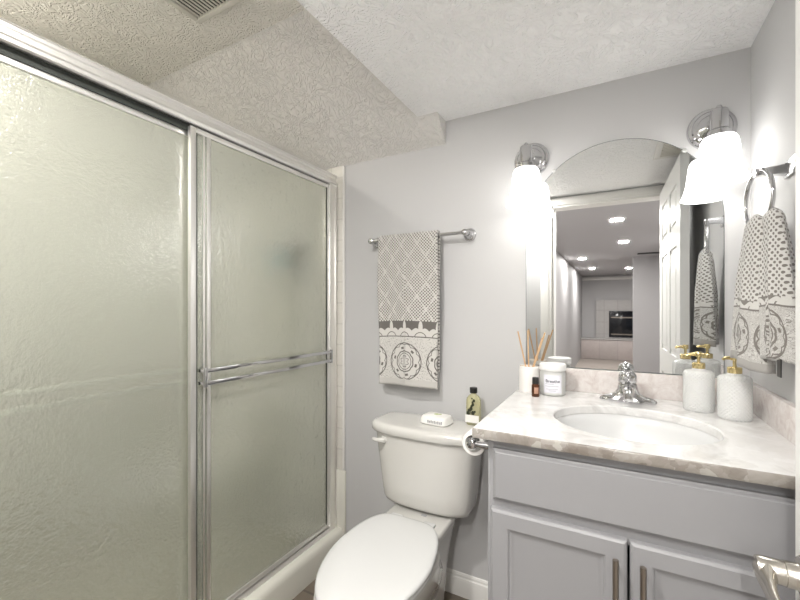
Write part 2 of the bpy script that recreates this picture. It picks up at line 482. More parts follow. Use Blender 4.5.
for z, r in ((.06, .40), (.40, .44), (.45, .45), (.465, .44), (.47, .41)):
    rings.append([(XL+.002, D-.017, z)] + [(XL+.002 + r*1.15*math.cos(t), D-.017 - r*math.sin(t), z) for t in [PI/2*i/16 for i in range(17)]])
loft(bm, rings); obj('corner_seat', bm, M['acrylic'], sb)

en = empty('shower_enclosure', (XS, .87, .13), 'aluminium framed sliding shower enclosure with two obscure glass doors', 'shower door')
bm = B()
hx = XS
prof = [(hx, ZRT-.004), (hx-.004, ZRT), (hx-.010, ZRT-.002), (hx-.010, ZRT-.013), (hx-.007, ZRT-.020), (hx-.007, ZRT-.029), (hx-.001, ZRT-.034), (hx+.002, ZRT-.042), (hx, ZRT-.053), (hx-.004, ZRT-.057), (hx-.006, ZRT-.052),
        (hx-.058, ZRT-.052), (hx-.058, ZRT)]
prof = [(hx, ZRT-.003), (hx-.003, ZRT), (hx-.008, ZRT-.001), (hx-.009, ZRT-.012), (hx-.013, ZRT-.016), (hx-.013, ZRT-.030), (hx-.006, ZRT-.033), (hx+.001, ZRT-.036), (hx+.004, ZRT-.043), (hx+.002, ZRT-.052), (hx-.003, ZRT-.056), (hx-.006, ZRT-.050), (hx-.058, ZRT-.050), (hx-.060, ZRT-.004), (hx-.05, ZRT)]
prism(bm, prof, YR+.001, D-.010, lambda a_, b_, d: (a_, d, b_))
hdr = obj('header', bm, M['alu'], en, 28)
obj('channel_shade', box(B(), hx-.031, hx-.026, YR+.003, D-.018, ZRT-.074, ZRT-.049), M['sealandshade'], hdr, 0)  # dark strip standing in for the shadow gap under the header
bm = B(); prism(bm, [(hx-.058, .1302), (hx-.058, .150), (hx-.054, .150), (hx-.050, .137), (hx-.033, .137), (hx-.031, .152), (hx-.027, .152), (hx-.025, .137), (hx-.006, .137), (hx-.003, .148), (hx+.001, .148), (hx+.003, .1302)], YR+.001, D-.017, lambda a_, b_, d: (a_, d, b_))
obj('bottom_track', bm, M['alu'], en, 28)
for y0, y1 in ((1.580, D-.017), (YR+.01, YR+.045)):
    bm = B(); box(bm, hx-.055, hx-.002, y0, y1, .137, ZRT-.052, .002)
    box(bm, hx-.004, hx+.001, y0, y0+.012, .137, ZRT-.052, .0015); box(bm, hx-.004, hx+.001, y1-.010, y1, .137, ZRT-.052, .0015)
    obj('jamb', bm, M['alu'], en, 28)
def panel(name, xf, y0, y1, bar_side, label):
    z0, z1 = .150, ZRT-(.060 if bar_side > 0 else .072)
    bm = B(); sw = .022
    box(bm, xf-.018, xf, y0, y0+sw, z0, z1, .003); box(bm, xf-.018, xf, y1-sw, y1, z0, z1, .003)
    box(bm, xf-.018, xf, y0+sw, y1-sw, z1-.018, z1, .002); box(bm, xf-.018, xf, y0+sw, y1-sw, z0, z0+.018, .002)
    fr = obj(name, bm, M['alu'], en, 28); fr['label'] = label
    if bar_side > 0:
        bm = B(); box(bm, xf-.005, xf+.001, y0+.062, y0+.076, z0+.018, z1-.018, .002); box(bm, xf-.005, xf-.001, y0+.048, y0+.055, z0+.018, z1-.018, .001)
        obj('inner_stile_strip', bm, M['alu'], fr, 28)  # added strips standing in for the inner panel's stile seen through glass
    g = obj('glass', box(B(), xf-.012, xf-.006, y0+sw-.002, y1-sw+.002, z0+.016, z1-.016), M['obscure'], fr, 0)
    bm = B()
    for y in (y0+sw, y1-sw-.004): box(bm, xf-.005, xf-.002, y, y+.004, z0+.018, z1-.018)
    obj('seal', bm, M['sealandshade'], fr, 0)
    zb = -.2222 + H
    bm = B(); xb = xf + .030*bar_side + (-.018 if bar_side < 0 else 0)
    ye0, ye1 = y0+.035, y1-.030
    for dz in (.004, -.040):
        box(bm, xb-.004, xb+.004, ye0, ye1, zb+dz-.0075, zb+dz+.0075, .003)
    for y in (ye0-.006, ye1-.004):
        box(bm, xb-.006, xb+.006, y, y+.012, zb-.052, zb+.016, .003)
        for dz in (.004, -.040):
            box(bm, min(xf-.002, xb), max(xf-.016, xb), y+.001, y+.011, zb+dz-.005, zb+dz+.005)
    obj('towel_bar', bm, M['chrome'] if bar_side > 0 else M['alu'], fr, 30)
    return fr
panel('sliding_panel', XS-.006, .838, 1.588, 1, 'outer sliding glass panel nearest the toilet')
panel('sliding_panel', XS-.032, YR+.03, .925, -1, 'inner sliding glass panel on the left')
# soap shelf and bottles seen blurred through the glass
shx, shz = -1.60, .195+H
sh = obj('soap_shelf', box(B(), shx-.13, shx+.10, D-.10, D-.009, shz-.03, shz, .008), M['acrylic'])
tag(sh, 'small white soap shelf on the shower back wall seen through glass', 'shelf')
def bottle(name, x, y, z, r, h, mat, cap, label, grp):
    e = empty(name, (x, y, z), label, 'bottle', grp)
    obj('body', lathe(B(), [(r*.94, 0), (r, .006), (r, h*.72), (r*.85, h*.79), (r*.42, h*.83), (r*.42, h*.86)], (x, y, z), n=24), mat, e)
    obj('cap', lathe(B(), [(r*.5, h*.86), (r*.5, h*.985), (r*.4, h)], (x, y, z), n=24), cap, e)
    return e
G = 'bottles on the shower soap shelf'
bottle('shampoo_bottle', shx-.005, D-.055, shz, .042, .15, M['blueplastic'], M['tealplastic'], 'blue shampoo bottle in the middle of the shower shelf', G)
bottle('shampoo_bottle', shx+.068, D-.055, shz, .030, .19, M['greenplastic'], M['black'], 'dark bottle at the right end of the shower shelf', G)
bottle('shampoo_bottle', shx-.088, D-.055, shz, .034, .17, M['tealplastic'], M['greenplastic'], 'pale teal bottle at the left end of the shower shelf', G)

# exhaust fan grille
fx0, fx1, fy0, fy1 = -1.525, -1.255, .775, 1.045
ef = empty('exhaust_fan', ((fx0+fx1)/2, (fy0+fy1)/2, ZT), 'square slatted exhaust fan cover on ceiling over the shower', 'vent')
bm = B()
box(bm, fx0, fx1, fy0, fy0+.022, ZT-.016, ZT, .003); box(bm, fx0, fx1, fy1-.022, fy1, ZT-.016, ZT, .003)
box(bm, fx0, fx0+.022, fy0+.02, fy1-.02, ZT-.016, ZT, .003); box(bm, fx1-.022, fx1, fy0+.02, fy1-.02, ZT-.016, ZT, .003)
obj('frame', bm, M['vent'], ef)
obj('backing', box(B(), fx0+.02, fx1-.02, fy0+.02, fy1-.02, ZT-.004, ZT-.001), M['dark'], ef, 0)  # black sheet standing in for the shade behind the slats
bm = B(); k = 13
for i in range(k):
    x = fx0+.022 + (fx1-fx0-.044)*(i+.5)/k
    box(bm, x-.0038, x+.0038, fy0+.02, fy1-.02, ZT-.010, ZT-.007)
obj('slats', bm, M['vent'], ef, 0)
# ceiling register near the right wall (seen in the mirror)
cv = empty('ceiling_register', (.25, .82, ZC), 'white ceiling register near the right wall seen in the mirror', 'vent')
bm = B(); rx0, rx1, ry0, ry1 = .185, .335, .66, .98
box(bm, rx0, rx1, ry0, ry0+.03, ZC-.008, ZC, .002); box(bm, rx0, rx1, ry1-.03, ry1, ZC-.008, ZC, .002)
box(bm, rx0, rx0+.03, ry0+.03, ry1-.03, ZC-.008, ZC, .002); box(bm, rx1-.03, rx1, ry0+.03, ry1-.03, ZC-.008, ZC, .002)
obj('frame', bm, M['trim'], cv)
bm = B()
for i in range(12):
    y = ry0+.036 + (ry1-ry0-.072)*i/11
    box(bm, rx0+.03, rx1-.03, y-.005, y+.005, ZC-.006, ZC-.001)
obj('louvres', bm, M['vent'], cv, 0)
# recessed ceiling lights: those seen in the hall and the added fill lamps
def downlight(name, x, y, z, label, power, grp=None, r=.075):
    e = empty(name, (x, y, z), label, 'ceiling light', grp)
    obj('trim_ring', lathe(B(), [(r*.8, 0), (r*.8, -.006), (r, -.006), (r*1.05, -.003), (r*1.06, 0)], (x, y, z), n=32, cap=False), M['lidwhite'], e)
    obj('lens', lathe(B(), [(r*.8, -.001), (r*.8, -.004), (.0, -.005)], (x, y, z), n=32, cap=False), M['lens'], e)
    l = bpy.data.lights.new('downlight_lamp', 'AREA'); l.shape = 'DISK'; l.size = r*1.5; l.energy = power; l.color = (1, .97, .93)
    lo = bpy.data.objects.new('downlight_lamp', l); C.objects.link(lo); lo.parent = e; lo.location = (0, 0, -.012)
    return e
downlight('shower_fill_light', -2.0, .24, ZT, 'added fill light in the ceiling above the shower, out of view', SHOWER_FILL_W)  # unseen lamp added to brighten the shower
HG = 'recessed lights along the hall ceiling'
for (x, y, lb) in ((.01, -.95, 'recessed hall light nearest the bathroom door, seen in mirror'), (.09, -2.4, 'second recessed hall light from the bathroom door, in mirror'),
                   (-.49, -4.0, 'third recessed hall light, near the left hall wall in mirror'), (-.43, -5.9, 'farthest left recessed hall light in front of the fireplace'),
                   (.24, -6.2, 'farthest right recessed hall light beside the projecting wall')):
    downlight('recessed_light', x, y, ZH, lb, HALL_W, HG)
# added fill lamps, unseen: hall entry just outside the door, and bathroom ceiling
downlight('entry_fill_light', -.10, -.20, ZH, 'added wide fill light in the hall ceiling just outside the bathroom, out of view', ENTRY_FILL_W, r=.11)
downlight('bath_fill_light', -.64, .30, ZC, 'added fill light in the low bathroom ceiling near the door, out of view', BATH_FILL_W, r=.07)  # unseen lamp added to lift the light in the room
# hall register
bm = B(); box(bm, .30, .58, -3.9, -3.75, ZH-.006, ZH, .002)
tag(obj('hall_register', bm, M['dark']), 'dark air register in the hall ceiling seen in the mirror', 'vent')
# fireplace
fp = empty('fireplace', (.05, HYF, 0), 'pale tiled fireplace with black firebox on a stone hearth in the mirror', 'fireplace')
def FX(u): # x at the far wall for a mirror pixel column
    t = (u-400)/394.28; s_, c_ = math.sin(.5), math.cos(.5); k_ = (2*D-HYF)/(c_+t*s_)
    return (-s_+t*c_)*k_, k_
def FZ(v, u=620): return H - (v-307.93)/394.28*FX(u)[1]
fxa, fxb, fxc = FX(596)[0], FX(609)[0], FX(634)[0]
zt_, zf_, zb_, zh_ = FZ(300), FZ(311), FZ(338), FZ(338)
bm = B(); box(bm, fxa, fxc+.35, HYF+.002, HYF+.08, zh_, zt_)
obj('surround', bm, M['firetile'], fp, 0)
bm = B(); box(bm, fxb, fxc+.02, HYF+.08, HYF+.09, zh_+.02, zf_, .004); fb = obj('firebox', bm, M['screen'], fp)
bm = B(); box(bm, fxb+.05, fxc-.03, HYF+.09, HYF+.10, zh_+.50, zh_+.53); obj('upper_trim', bm, M['pull'], fb, 0)
bm = B(); box(bm, fxb+.05, fxc-.03, HYF+.09, HYF+.10, zh_+.08, zh_+.11); obj('lower_trim', bm, M['pull'], fb, 0)
bm = B(); box(bm, HX0+.002, fxc+.5, HYF+.002, HYF+.45, 0, zh_-.03, .004); obj('hearth', bm, M['hearth'], fp)
bm = B(); box(bm, HX0+.002, fxc+.5, HYF+.002, HYF+.47, zh_-.03, zh_, .004); obj('hearth_slab', bm, M['firetile'], fp)

# ------------------------------------------------------------------ TOILET
TX = -.69
to = empty('toilet', (TX, 1.25, 0), 'white two piece toilet with closed lid between shower and vanity', 'toilet')
def egg(cx, hw, yc, yf, yb, z, n=64, pb=2.5, pf=2.0):
    r = []
    for i in range(n):
        t = 2*PI*i/n; c_, s_ = math.cos(t), math.sin(t)
        p = pb if s_ > 0 else pf
        x = math.copysign(abs(c_)**(2/p), c_)*hw; y = math.copysign(abs(s_)**(2/p), s_)
        r.append((cx+x, yc + y*(yb if s_ > 0 else yf), z))
    return r
def lidring(hw, yf, yb, z, n=80):
    r = []
    for i in range(n):
        t = 2*PI*i/n; c_, s_ = math.cos(t), math.sin(t)
        if s_ > 0:
            x = math.copysign(abs(c_)**.4, c_); y = abs(s_)**.4; x *= 1-.27*y**1.5
        else: x, y = c_, s_
        yy = YC+y*(yb if y > 0 else yf); r.append((-.700-.08*(yy-1.34)+x*hw, yy, z))
    return r
def slab(rings_fn, zs):  # zs: list of (z, inset)
    bm = B(); loft(bm, [rings_fn(z, i) for z, i in zs]); return bm
YC = 1.13
bm = B()
loft(bm, [egg(TX, .118, 1.22, .26, .30, 0, pb=4), egg(TX, .115, 1.22, .255, .30, .03, pb=4), egg(TX, .098, 1.23, .23, .29, .10, pb=4), egg(TX, .096, 1.23, .225, .28, .16, pb=4),
          egg(TX, .115, 1.21, .235, .28, .22, pb=3.5), egg(TX, .150, 1.18, .262, .25, .29, pb=3), egg(TX+.006, .160, 1.14, .280, .24, .345, pb=2.8), egg(TX+.008, .166, 1.12, .280, .22, .385, pb=3), egg(TX+.008, .165, 1.12, .278, .22, .400, pb=3), egg(TX+.008, .158, 1.12, .27, .215, .405, pb=3)])
obj('bowl', bm, M['porcelain'], to, 60)
bm = B()
def rr(cx, hw, y0, y1, z, p=5, n=56):
    r = []; cy, hy = (y0+y1)/2, (y1-y0)/2
    for i in range(n):
        t = 2*PI*i/n; c_, s_ = math.cos(t), math.sin(t)
        r.append((cx+math.copysign(abs(c_)**(2/p), c_)*hw, cy+math.copysign(abs(s_)**(2/p), s_)*hy, z))
    return r
loft(bm, [rr(TX, .096, 1.20, 1.50, .10), rr(TX, .100, 1.22, 1.52, .22), rr(TX, .108, 1.24, 1.54, .31), rr(TX, .121, 1.25, 1.555, .385), rr(TX, .131, 1.25, 1.56, .415), rr(TX, .129, 1.255, 1.558, .425), rr(TX, .122, 1.26, 1.55, .430)])
obj('rear_deck', bm, M['porcelain'], to, 60)
seat = lambda z, i: lidring(.177-i, .298-i, .222-i, z)
obj('seat', slab(seat, [(.407, .012), (.409, .004), (.416, .002), (.421, .004), (.423, .012)]), M['seatplastic'], to, 60)
lid = lambda z, i: lidring(.179-i, .300-i, .236-i, z)
obj('seat_lid', slab(lid, [(.4245, .014), (.4255, .005), (.430, .001), (.436, .001), (.441, .004), (.4435, .010), (.445, .022), (.4462, .06), (.447, .12)]), M['seatplastic'], to, 60)
for s in (-1, 1):
    bm = B(); box(bm, TX+s*.07-.024, TX+s*.07+.024, 1.345, 1.376, .4302, .440, .004); obj('seat_hinge', bm, M['seatplastic'], to, 40)
bm = B(); box(bm, TX+.02-.012, TX+.02+.012, 1.418, 1.434, .4295, .4312, .0008); lg = obj('maker_plate', bm, M['grey'], to, 0); lg['label'] = 'small grey oval mark on the deck'
# tank
def tk(hw, yf, yb, z, bow=.028, n=72):
    r = []
    for i in range(n):
        t = 2*PI*i/n; c_, s_ = math.cos(t), math.sin(t); p = 5.5
        x = math.copysign(abs(c_)**(2/p), c_); y = math.copysign(abs(s_)**(2/p), s_)
        yy = (yf+yb)/2 + y*(yb-yf)/2
        if y < 0: yy -= bow*(1-x*x)*(-y)
        r.append((TX+x*hw, yy, z))
    return r
YB = 1.602; ZL = H-.478
bm = B()
loft(bm, [tk(.150, 1.470, YB-.03, .436, .012), tk(.175, 1.455, YB-.02, .438, .018), tk(.187, 1.448, YB-.014, .446, .024), tk(.193, 1.443, YB-.010, .462), tk(.200, 1.438, YB-.006, .52), tk(.213, 1.428, YB-.002, .64), tk(.222, 1.420, YB, ZL-.042)])
obj('tank', bm, M['porcelain'], to, 60)
bm = B()
loft(bm, [tk(.222, 1.420, YB, ZL-.043), tk(.232, 1.409, YB+.004, ZL-.041), tk(.236, 1.404, YB+.006, ZL-.034), tk(.237, 1.403, YB+.006, ZL-.018), tk(.234, 1.406, YB+.004, ZL-.008), tk(.227, 1.414, YB, ZL-.002), tk(.215, 1.426, YB-.01, ZL), tk(.15, 1.46, YB-.04, ZL)])
obj('tank_lid', bm, M['porcelain'], to, 60)
bm = B()
lx, lz = TX-.158, .708
lathe(bm, [(.016, 0), (.016, .006), (.012, .012), (.0, .013)], (lx, 1.4165, lz), (0, -1, 0), 24)
tube(bm, [(lx+.004, 1.404, lz), (lx-.01, 1.397, lz+.001), (lx-.022, 1.393, lz+.001), (lx-.036, 1.392, lz+.003), (lx-.042, 1.392, lz+.004)], [.010, .010, .0085, .008, .006], 12)
obj('flush_lever', bm, M['porcelain'], to, 50)

# things on the tank
sx, sy = -.652, 1.512
so = empty('wrapped_soap', (sx, sy, ZL), 'white paper wrapped soap with green print on the toilet tank', 'soap')
def wrap_ring(hx_, hy_, z, n=40, wob=.0):
    r = []
    for i in range(n):
        t = 2*PI*i/n; c_, s_ = math.cos(t), math.sin(t); p = 5
        f = 1 + wob*math.sin(i*2.6+z*900)
        x = math.copysign(abs(c_)**(2/p), c_)*hx_*f; y = math.copysign(abs(s_)**(2/p), s_)*hy_*f
        cz, sz = math.cos(-.12), math.sin(-.12)
        r.append((sx + x*cz-y*sz, sy + x*sz+y*cz, z))
    return r
obj('wrapper', loft(B(), [wrap_ring(.054, .040, ZL), wrap_ring(.062, .046, ZL+.004, wob=.03), wrap_ring(.060, .044, ZL+.014, wob=.02), wrap_ring(.056, .041, ZL+.028, wob=.01), wrap_ring(.053, .038, ZL+.032), wrap_ring(.03, .02, ZL+.033)]), M['paper'], so, 50)
bm = B()
for dx, dy, rr_ in ((-.006, .012, .011), (.008, .014, .009), (.0, .004, .006)):
    lathe(bm, [(rr_, 0), (rr_*.9, .0008), (0, .0009)], (sx+dx, sy+dy, ZL+.0326), n=20)
pr = obj('printed_leaf', bm, M['greenprint'], so); pr['label'] = 'green printed leaf on the wrapper'
bm = B()
for i in range(9):
    bx_ = sx-.020+i*.0075
    box(bm, bx_-.0022, bx_+.0022, sy-.0455-.0006*(i), sy-.0425, ZL+.010, ZL+.0205-.002*(i % 2))
obj('printed_band', bm, M['grey'], so, 0)
bx, by = -.511, 1.565
ob = empty('oil_bottle', (bx, by, ZL), 'clear bottle of yellow oil with black cap on the toilet tank', 'bottle')
def flat_ring(hx_, hy_, z, p=3.2, n=32):
    return [(bx+math.copysign(abs(math.cos(2*PI*i/n))**(2/p), math.cos(2*PI*i/n))*hx_, by+math.copysign(abs(math.sin(2*PI*i/n))**(2/p), math.sin(2*PI*i/n))*hy_, z) for i in range(n)]
obj('body', loft(B(), [flat_ring(.026, .017, ZL), flat_ring(.029, .020, ZL+.004), flat_ring(.029, .020, ZL+.098), flat_ring(.027, .018, ZL+.108), flat_ring(.020, .014, ZL+.118), flat_ring(.011, .011, ZL+.124, 2), flat_ring(.011, .011, ZL+.132, 2)]), M['oil'], ob, 50)
obj('cap', lathe(B(), [(.015, .130), (.0155, .133), (.0155, .150), (.014, .152), (0, .152)], (bx, by, ZL), n=28), M['black'], ob)
obj('label', box(B(), bx-.0285, bx+.0285, by-.0208, by-.0198, ZL+.012, ZL+.042), M['paper'], ob, 0)
bm = B()
for dx, dz, r_ in ((-.016, .05, .007), (.004, .052, .0075), (-.012, .062, .006), (-.004, .068, .007), (-.002, .078, .005), (.004, .086, .006), (.002, .095, .004), (.008, .102, .0055), (.012, .058, .004), (.0, .11, .003)):
    sphere(bm, (bx+dx, by-.0208, ZL+dz), r_, 1, .12, 1.15, 12)
tube(bm, [(bx-.008, by-.0208, ZL+.046), (bx-.003, by-.0208, ZL+.07), (bx+.002, by-.0208, ZL+.09), (bx+.008, by-.0208, ZL+.104)], .0014, 8)
pl = obj('pressed_plant', bm, M['leaf'], ob); pl['label'] = 'dark plant silhouette on the bottle'

# ------------------------------------------------------------------ TOWEL BAR AND TOWEL
tb = empty('towel_bar', (-.795, D, .317+H), 'chrome towel bar on the back wall above the toilet', 'towel bar')
bz = .318+H; byy = D-.062
for x in (-1.022, -.554):
    bm = B(); lathe(bm, [(.028, 0), (.028, .004), (.025, .008), (.019, .010), (.017, .014), (.012, .018), (.009, .028), (.009, .045), (.013, .050), (.0145, .062), (.013, .073), (.006, .077), (0, .077)], (x, D, bz), (0, -1, 0), 32)
    obj('post', bm, M['chrome'], tb, 40)
obj('rod', tube(B(), [(-1.022, byy, bz), (-.554, byy, bz)], .0075, 18), M['chrome'], tb, 50)

def sheet(name, fn, nu, nv, U, V, thick, mat, parent=None):
    bm = B(); uvl = bm.loops.layers.uv.new('UVMap')
    P = [[bm.verts.new(fn(i/nu, j/nv)) for i in range(nu+1)] for j in range(nv+1)]
    for j in range(nv):
        for i in range(nu):
            f = bm.faces.new((P[j][i], P[j+1][i], P[j+1][i+1], P[j][i+1]))
            for l, (ii, jj) in zip(f.loops, ((i, j), (i, j+1), (i+1, j+1), (i+1, j))): l[uvl].uv = (U(ii/nu), V(jj/nv))
    o = obj(name, bm, mat, parent, 0)
    for p in o.data.polygons: p.use_smooth = True
    if thick:
        md = o.modifiers.new('thickness', 'SOLIDIFY'); md.thickness = thick; md.offset = 0
    return o
TL, TR_, TOPZ = -.972, -.676, bz+.014
back_len, front_len = .60, .673
rt = .016
def towel_fn(u, v):
    # v 0..1 goes up the back, over the rod, down the front
    s = v*(back_len + PI*rt + front_len)
    x = TL + (TR_-TL)*u
    if s < back_len: y, z, g = byy+rt, bz-(back_len-s), min(1, (back_len-s)/.2)
    elif s < back_len+PI*rt:
        t = (s-back_len)/rt; y, z, g = byy+rt*math.cos(t), bz+rt*math.sin(t), 0
    else:
        d = s-back_len-PI*rt; y, z, g = byy-rt, bz-d, min(1, d/.25)
        y += .010*g*math.sin(u*2*PI*1.15+.5) - .006*g + .012*g*d
        x += (-.006*math.sin(d*9)*g if u < .5 else .004*math.sin(d*8)*g) - .006*d*(1-u)
        z += .006*math.sin(u*3.0)*g
    if s < back_len: y += .008*g*math.sin(u*6+1); x += -.004*g
    return (x, y, z)
tw = sheet('hand_towel', towel_fn, 40, 120, lambda u: u*.30, lambda v: v*(back_len+PI*rt+front_len)-back_len-PI*rt/2, .011, M['towel'])
tag(tw, 'grey and white patterned towel with medallion hanging from the straight bar', 'towel')

# ------------------------------------------------------------------ VANITY
VX0, VX1 = -.3005, XR-.001
YK, ZK = 1.0047, -.3173+H
FY = YK+.038         # face frame front
va = empty('vanity_cabinet', ((VX0+VX1)/2, 1.34, 0), 'light grey vanity cabinet with two doors under the marble top', 'vanity')
bm = B(); zc0, zc1 = .10, ZK-.026
box(bm, VX0, VX0+.016, FY, D-.018, zc0, zc1, .0012); box(bm, VX1-.016, VX1, FY, D-.018, zc0, zc1)
box(bm, VX0+.016, VX1-.016, D-.030, D-.018, zc0, zc1); box(bm, VX0+.016, VX1-.016, FY+.018, D-.030, zc0, zc0+.016)
box(bm, VX0+.016, VX0+.04, FY, FY+.018, zc0, zc1); box(bm, VX1-.04, VX1-.016, FY, FY+.018, zc0, zc1)
for z0_, z1_ in ((.86, zc1), (.715, .77), (zc0, .15)): box(bm, VX0+.04, VX1-.04, FY, FY+.018, z0_, z1_)
box(bm, VX0+.01, VX1, FY+.06, FY+.075, 0, zc0)
obj('body', bm, M['cabinet'], va, 25)
def raised(bm, x0, x1, z0, z1, yb, yf, edge=.010):
    def R(i, y): return [(x0+i, y, z0+i), (x1-i, y, z0+i), (x1-i, y, z1-i), (x0+i, y, z1-i)]
    loft(bm, [R(0, yb), R(0, yf+.008), R(.003, yf+.006), R(.006, yf+.0035), R(edge, yf)])
obj('drawer_front', (lambda bm: (raised(bm, VX0+.016, VX1-.030, .7545, .888, FY, FY-.018, .009), bm)[1])(B()), M['cabinet'], va, 20)
def vdoor(x0, x1, hx_):
    z0, z1 = .135, .7307
    bm = B(); yf = FY-.019
    fw = .052
    def R(i, y): return [(x0+i, y, z0+i), (x1-i, y, z0+i), (x1-i, y, z1-i), (x0+i, y, z1-i)]
    rings = [R(0, FY), R(0, yf+.006), R(.002, yf+.003), R(.007, yf), R(fw-.010, yf), R(fw-.006, yf+.002), R(fw-.004, yf+.006), R(fw+.004, yf+.009), R(fw+.010, yf+.010)]
    loft(bm, rings)
    d = obj('door', bm, M['cabinet'], va, 20)
    bm = B(); zt = -.560+H; zb = zt-.135
    tube(bm, [(hx_, yf-.026, zb), (hx_, yf-.026, zt)], .0062, 16)
    for z in (zt-.018, zb+.018): tube(bm, [(hx_, yf, z), (hx_, yf-.026, z)], .0045, 12)
    obj('pull', bm, M['pull'], d, 40)
vdoor(VX0+.012, .0235, .0005)
vdoor(.0285, VX1-.028, .053)

CX, CY, SA, SB = .038, 1.272, .200, .180
TX0, TX1, TY1 = -.3319, XR-.0005, D-.0005
vt = empty('marble_countertop', (.03, 1.33, ZK), 'white and beige marble vanity top with oval undermount basin', 'countertop')
def top_mesh():
    bm = B(); angs = [2*PI*i/96 for i in range(96)]
    for cx_, cy_ in ((TX0, YK+.004), (TX1, YK+.004), (TX1, TY1), (TX0, TY1)): angs.append(math.atan2(cy_-CY, cx_-CX) % (2*PI))
    angs = sorted(set(round(t, 6) for t in angs))
    def outer(t):
        c_, s_ = math.cos(t), math.sin(t); k = 1e9
        if c_ > 1e-9: k = min(k, (TX1-CX)/c_)
        if c_ < -1e-9: k = min(k, (TX0-CX)/c_)
        if s_ > 1e-9: k = min(k, (TY1-CY)/s_)
        if s_ < -1e-9: k = min(k, (YK+.004-CY)/s_)
        return CX+c_*k, CY+s_*k
    def inner(t, e=0):
        c_, s_ = math.cos(t), math.sin(t); k = 1/math.sqrt((c_/(SA+e))**2 + (s_/(SB+e))**2)
        return CX+c_*k, CY+s_*k
    O = [outer(t) for t in angs]; I = [inner(t) for t in angs]; I2 = [inner(t, .003) for t in angs]
    rings = [[(*p, ZK-.025) for p in I], [(*p, ZK-.003) for p in I], [(*p, ZK) for p in I2], [(*p, ZK) for p in O], [(*p, ZK-.025) for p in O]]
    R = [[bm.verts.new(p) for p in r] for r in rings]; n = len(angs)
    for a_, b_ in zip(R, R[1:]+R[:1]):
        for i in range(n): bm.faces.new((a_[i], a_[(i+1) % n], b_[(i+1) % n], b_[i]))
    return bm
obj('slab', top_mesh(), M['marble'], vt, 30)
bm = B(); loft(bm, [[(x, YK+.0045, ZK-.025), (x, YK+.001, ZK-.0245), (x, YK, ZK-.022), (x, YK, ZK-.004), (x, YK+.0012, ZK-.0012), (x, YK+.0045, ZK)] for x in (TX0, TX1)])
fe = obj('front_edge', bm, M['marbleedge'], vt, 40); fe['label'] = 'front edge showing brown and grey stone chips'
obj('backsplash', box(B(), TX0+.03, TX1, D-.019, D-.0005, ZK, -.231+H, .002), M['splash'], vt)
obj('side_splash', box(B(), TX1-.018, TX1, YK+.06, D-.019, ZK, -.231+H, .002), M['splash'], vt)
bm = B()
rings = []
for f, dz in ((1.02, -.0255), (.985, -.03), (.955, -.05), (.90, -.085), (.78, -.12), (.55, -.142), (.28, -.150), (.08, -.152)):
    rings.append([(CX+SA*f*math.cos(2*PI*i/72), CY+.0+SB*f*math.sin(2*PI*i/72), ZK+dz) for i in range(72)])
loft(bm, rings, cap=False); bm.faces.new([v for v in bm.verts][-72:])
bs = obj('basin', bm, M['basin'], vt, 60)
obj('drain', lathe(B(), [(.022, 0), (.021, .003), (.012, .004), (.0, .004)], (CX, CY, ZK-.1515), n=28), M['chrome'], bs)

# faucet
FXx, FYy = .036, 1.535
fa = empty('faucet', (FXx, FYy, ZK), 'chrome single handle faucet behind the basin', 'faucet')
def fring(a_, b_, z, dy=0, n=48, p=2.0):
    return [(FXx+math.copysign(abs(math.cos(2*PI*i/n))**(2/p), math.cos(2*PI*i/n))*a_, FYy+dy+math.copysign(abs(math.sin(2*PI*i/n))**(2/p), math.sin(2*PI*i/n))*b_, z) for i in range(n)]
obj('base_plate', loft(B(), [fring(.083, .031, ZK), fring(.085, .033, ZK+.005), fring(.083, .031, ZK+.012), fring(.074, .028, ZK+.018), fring(.052, .028, ZK+.024), fring(.038, .028, ZK+.032), fring(.032, .028, ZK+.042), fring(.029, .027, ZK+.054), fring(.0275, .026, ZK+.062), fring(.02, .018, ZK+.066)]), M['chrome'], fa, 60)
bm = B()
pts = [(FXx, FYy, ZK+.034), (FXx, FYy-.02, ZK+.040), (FXx, FYy-.05, ZK+.047), (FXx, FYy-.085, ZK+.047), (FXx, FYy-.105, ZK+.040), (FXx, FYy-.112, ZK+.028)]
tube(bm, pts, [.021, .0205, .0175, .015, .0135, .012], 24)
obj('spout', bm, M['chrome'], fa, 60)
bm = B(); lathe(bm, [(.0245, .062), (.0245, .066), (.0285, .069), (.0285, .080), (.026, .092), (.020, .101), (.010, .106), (0, .107)], (FXx, FYy, ZK), n=36)
tube(bm, [(FXx, FYy+.002, ZK+.090), (FXx, FYy-.014, ZK+.098), (FXx, FYy-.040, ZK+.098), (FXx, FYy-.060, ZK+.096), (FXx, FYy-.066, ZK+.095)], [.011, .0105, .009, .008, .004], 16)
obj('handle', bm, M['chrome'], fa, 60)

